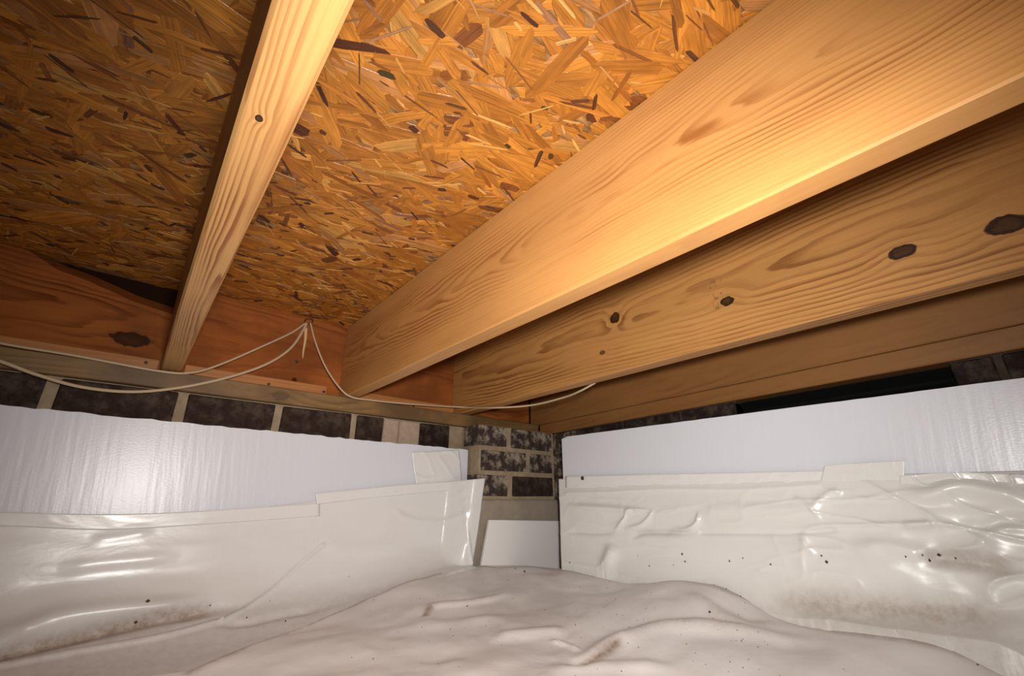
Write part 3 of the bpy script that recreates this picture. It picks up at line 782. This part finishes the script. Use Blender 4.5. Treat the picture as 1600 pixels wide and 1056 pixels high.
# -- the sheet's surface
NGX, NGY = 420, 360
sx = np.linspace(0, 1, NGX); sy = np.linspace(0, 1, NGY)
G = np.zeros((NGX, NGY, 3))
rs = right[np.argsort(right[:, 1])]
yb = np.linspace(0, 1, NGY)
ynear = -1.1
for i, u in enumerate(sx):
    xb = back[0, 0] + u * (back[-1, 0] - back[0, 0]); ybk = np.interp(xb, back[:, 0], back[:, 1])
    y = ynear + (ybk - ynear) * (1 - (1 - sy) ** 1.6)
    xr = np.interp(y, rs[:, 1], rs[:, 0])
    f = smooth01(.55, 1.0, np.array(u))
    x = xb + (u ** 3) * (xr - back[-1, 0]) * 1.0
    G[i, :, 0] = x; G[i, :, 1] = y
G[..., 2] = tps(G[..., :2])
edge = np.minimum((1 - sy)[None, :] * 30, (1 - sx)[:, None] * 30); edge = smooth01(0, 1.2, edge)
gx, gy = G[..., 0], G[..., 1]
G[..., 2] += (.35 + .65 * edge) * (.013 * vnoise(gx * 4 + 2, gy * 5, 9) + .008 * vnoise(gx * 9 + gy * 4, gy * 11 - gx * 3, 10) + .0035 * vnoise(gx * 24, gy * 26, 12))
NG = np.zeros_like(G); NG[..., 2] = 1
soilG = np.zeros((NGX, NGY))
G = creases(G, NG, [
    dict(px=[(900, 1036), (930, 1026), (960, 1003), (1020, 984), (1090, 980), (1180, 990), (1300, 1000)], h=.012, w=.02, soil=.35, sw=.016),
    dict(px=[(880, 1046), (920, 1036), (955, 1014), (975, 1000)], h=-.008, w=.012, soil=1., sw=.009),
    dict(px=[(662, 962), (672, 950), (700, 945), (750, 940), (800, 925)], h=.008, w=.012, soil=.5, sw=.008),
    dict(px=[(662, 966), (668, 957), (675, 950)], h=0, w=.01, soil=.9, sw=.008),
    dict(px=[(760, 1000), (830, 990), (890, 985)], h=.008, w=.02),
    dict(px=[(860, 1000), (885, 1010), (905, 1020)], h=.006, w=.006),
    dict(px=[(600, 985), (700, 975), (800, 965)], h=.006, w=.03),
    dict(px=[(1070, 925), (1110, 945), (1170, 975), (1230, 972)], h=.004, w=.012, soil=.35),
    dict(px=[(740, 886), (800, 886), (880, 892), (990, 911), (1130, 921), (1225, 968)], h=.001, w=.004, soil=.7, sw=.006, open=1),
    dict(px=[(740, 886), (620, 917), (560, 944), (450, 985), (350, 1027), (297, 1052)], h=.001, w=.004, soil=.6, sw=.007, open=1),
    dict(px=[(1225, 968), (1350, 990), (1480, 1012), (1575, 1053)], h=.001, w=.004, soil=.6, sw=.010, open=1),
    dict(px=[(860, 1050), (950, 1045), (1060, 1040)], h=.008, w=.02),
], soilG)
me = grid_mesh('ground_sheet', G); add_soil(me, soilG)
gs = link('ground_sheet', me, M_GROUND); solidify(gs, .0006)
tag(gs, 'dusty rumpled white plastic sheet covering the ground', 'plastic sheet', 'vapour barrier sheets')

# -- seam tapes: strips laid over the board and the skirts
def strip(name, lo, hi, surf, n, m, off, mat, label, seed, wr):
    """lo, hi: pixel polylines of the lower and upper edge; surf(u, v) -> point on the surface under the tape"""
    lo = catmull(lo, 12); hi = catmull(hi, 12)
    def at(pl, t):
        L = np.r_[0, np.cumsum([np.linalg.norm(pl[i + 1] - pl[i]) for i in range(len(pl) - 1)])]
        return np.array([np.interp(t * L[-1], L, [p[k] for p in pl]) for k in (0, 1)])
    P = np.zeros((n, m, 3))
    for i in range(n):
        a, b = at(lo, i / (n - 1)), at(hi, i / (n - 1))
        for j in range(m):
            uv = a + (b - a) * j / (m - 1); P[i, j] = surf(uv[0], uv[1])
    N = normals(P); N *= np.sign((N * np.array([-.6, -.8, 0])).sum(-1, keepdims=True))
    ii, jj = np.meshgrid(np.arange(n) / m, np.arange(m) / m, indexing='ij')
    h = off + wr * (.5 * vnoise(ii * 1.5 + seed, jj * 2, seed) + .6 * np.exp(-np.abs(vnoise(ii * 2.2 + jj, jj * 2.5 + seed, seed + 1)) / .05))
    me = grid_mesh(name, P + N * h[..., None]); o = link(name, me, mat); solidify(o, .00025)
    return tag(o, label, 'tape', 'seam tapes on the plastic')
fl_ = lambda u, v: on_y(u, v, 1.2545)
def surf_near(PP, NN, off):
    px = project(PP)
    def f(u, v):
        d = (px[..., 0] - u) ** 2 + (px[..., 1] - v) ** 2
        i, j = np.unravel_index(np.argmin(d), d.shape)
        return None, i, j
    return f
strip('seam_tape', [(-600, 842), (-150, 830), (0, 822), (150, 828), (280, 822), (500, 806)], [(-600, 799), (-150, 799), (0, 800), (150, 803), (280, 800), (500, 786)], lambda u, v: on_y(u, v, 1.2475), 160, 12, .0006, M_TAPE, 'long white tape along the top of the left plastic sheet', 3, .0006)
strip('seam_tape', [(495, 788), (560, 780), (640, 772), (724, 764)], [(492, 771), (560, 764), (643, 756), (722, 751)], lambda u, v: on_y(u, v, 1.2455), 80, 10, .0006, M_TAPE, 'short rising white tape on the right part of the left plastic sheet', 5, .0010)
strip('tape_patch', [(650, 760), (680, 758), (722, 754)], [(643, 706), (680, 705), (717, 703)], lambda u, v: on_y(u, v, 1.2525), 40, 30, .001, M_TAPE, 'square wrinkled white tape patch at the corner of the left foam board', 8, .0035)
rsurf = lambda c: (lambda u, v: on_b(u, v, c))
strip('seam_tape', [(884, 769), (1000, 766), (1150, 765), (1290, 757)], [(884, 744), (1000, 741), (1150, 738), (1292, 735)], rsurf(.007), 140, 12, .001, M_TAPE, 'long straight white tape along the top of the right plastic sheet', 12, .002)
strip('seam_tape', [(1280, 762), (1340, 770), (1412, 778)], [(1288, 728), (1340, 723), (1414, 719)], rsurf(.0078), 60, 30, .0004, M_TAPER, 'square of tape past the end of the long straight tape on the right foam board', 17, .0008)
strip('seam_tape', [(1408, 780), (1480, 776), (1560, 788), (1640, 800)], [(1406, 744), (1480, 738), (1560, 740), (1640, 742)], rsurf(.009), 120, 34, .002, M_TAPER, 'crinkled shiny tape on the right plastic sheet nearest the camera', 23, .006)

# ------------------------------------------------------------------ cables, staple, small things
def cab(start, px_pts, r, label):
    pts = catmull([start] + [on_y(u, v, y) for u, v, y in px_pts], 10)
    o = link('cable', tube(pts, r), M_CABLE); tag(o, label, 'cable', 'thin cream cables on the rim joist'); return o
cab(np.array([-1.25, 1.275, CAM_H + .31]), [(-220, 470, 1.275), (-100, 512, 1.275), (0, 536, 1.275), (120, 556, 1.275), (250, 580, 1.275), (300, 582, 1.278), (345, 569, 1.285), (410, 541, 1.30), (455, 520, 1.325), (477, 505, 1.338)], .0028, 'upper cream cable rising from the left edge to the staple')
cab(np.array([-1.25, 1.25, CAM_H + .295]), [(-220, 500, 1.25), (-100, 530, 1.255), (0, 564, 1.255), (60, 586, 1.26), (130, 605, 1.265), (210, 612, 1.27), (290, 604, 1.275), (365, 587, 1.28), (420, 567, 1.295), (455, 543, 1.315), (474, 515, 1.334), (479, 505, 1.338)], .0036, 'lower sagging cream cable from the left edge to the staple')
cR = [on_y(485, 504, 1.338), on_y(492, 532, 1.32), on_y(508, 572, 1.295), on_y(530, 605, 1.27), on_y(549, 620, 1.262), on_y(580, 625, 1.262), on_y(640, 631, 1.262), on_y(720, 636, 1.262), on_z(770, 637, CAM_H + .284), on_z(830, 633, CAM_H + .284), on_z(880, 621, CAM_H + .287), on_x(906, 611, .898), on_x(930, 598, .899)]
o = link('cable', tube(catmull(cR, 10), .0027), M_CABLE); tag(o, 'right cream cable running from the staple under the wide joist to the knotty joist', 'cable', 'thin cream cables on the rim joist')
p = on_y(482, 503, 1.343)
pts = catmull([p + np.array(d) for d in ((-.010, .008, 0), (-.010, -.008, .003), (-.006, -.012, .006), (.006, -.012, .006), (.010, -.008, .003), (.010, .008, 0))], 6)
tag(link('staple', tube(pts, .0016, 8), M_STEEL), 'small dark staple holding the cables at the top of the rim joist', 'staple')
pts = [on_y(478, 512, 1.345), on_y(477, 530, 1.346), on_y(474, 548, 1.347), on_y(473, 560, 1.348)]
tag(link('glue_drip', tube(catmull(pts, 5), lambda t: .0045 * (1 - t) ** .7 + .0008, 8), M_GLUE), 'pale dried drip below the staple on the rim joist', 'drip')

# hole in the foam board's facer near its left end: a driven nail with a puckered ring
pn = on_b(910, 747, .010)
bm = bmesh.new(); bmesh.ops.create_uvsphere(bm, u_segments=14, v_segments=8, radius=.006)
bmesh.ops.scale(bm, vec=(.5, 1, 1), verts=bm.verts)
o = link('fastener', bm_mesh('fastener', bm, True), M_STEEL); o.location = pn
tag(o, 'dark nail head punched through the left end of the right foam board', 'nail')

# soil crumbs lying on the plastic (nobody could count them)
V, F = [], []
R9 = random.Random(3)
def crumb(p, r, n):
    b = len(V); n = np.array(n)
    for d in ((1, 0, 0), (-1, 0, 0), (0, 1, 0), (0, -1, 0), (0, 0, 1), (0, 0, -1)):
        V.append(np.array(p) + n * r * .4 + np.array(d) * r * R9.uniform(.5, 1.2))
    for f in ((0, 2, 4), (2, 1, 4), (1, 3, 4), (3, 0, 4), (2, 0, 5), (1, 2, 5), (3, 1, 5), (0, 3, 5)): F.append(tuple(k + b for k in f))
pxG, pxR, pxL = project(G), project(PR), project(PL)
def near(PP, px, u, v):
    d = (px[..., 0] - u) ** 2 + (px[..., 1] - v) ** 2; i, j = np.unravel_index(np.argmin(d), d.shape); return PP[i, j]
for (u, v, r) in ((1466, 869, .004), (1455, 877, .003), (1442, 867, .002), (1493, 873, .002), (1066, 866, .003), (1070, 878, .0025), (1140, 878, .003), (1285, 868, .0025), (1292, 879, .003), (1015, 884, .002), (1052, 883, .002), (890, 880, .003), (893, 893, .002), (1205, 882, .002), (997, 868, .002), (1413, 870, .002), (1160, 872, .002)):
    crumb(near(PR, pxR, u, v), r, (-.8, 0, .4))
for (u, v, r) in ((233, 940, .0045), (445, 970, .003), (210, 971, .004), (327, 945, .002), (420, 938, .0018), (387, 964, .0025), (545, 901, .0018)):
    crumb(near(PL, pxL, u, v), r, (0, -.8, .4))
for k in range(170):
    u = R9.choice([R9.gauss(960, 40), R9.uniform(560, 1600), R9.gauss(1150, 40), R9.gauss(700, 60)]); v = R9.uniform(890, 1056)
    crumb(near(G, pxG, u, v), R9.uniform(.0006, .0016), (0, 0, 1))
for (u, v, r) in ((730, 948, .003), (1108, 958, .004), (820, 894, .004), (805, 889, .003), (793, 907, .002), (1260, 975, .002), (1305, 972, .002), (1352, 970, .0025)):
    crumb(near(G, pxG, u, v), r, (0, 0, 1))
tag(link('soil_crumbs', mesh('soil_crumbs', V, F), M_CRUMB), 'dark soil crumbs scattered over the plastic sheets', 'soil', kind='stuff')

# faded, unreadable ink marks beside the second knot of the knotty joist
for (u, v, w, h) in ((1109, 443, 2, 9), (1114, 440, 8, 2), (1118, 445, 2, 7), (1126, 437, 2, 8), (1110, 450, 3, 2), (1115, 462, 2, 6), (1119, 466, 6, 2), (1127, 458, 3, 2), (1115, 476, 2, 8), (1121, 481, 6, 2), (1122, 475, 2, 5)):
    a = on_x(u - w / 2, v - h / 2, .8474); b = on_x(u + w / 2, v + h / 2, .8474)
    me = bm_mesh('stamp_mark', bm_box(.8469, .8479, min(a[1], b[1]), max(a[1], b[1]), min(a[2], b[2]), max(a[2], b[2])))
    link('stamp_mark', me, M_INK, jC)
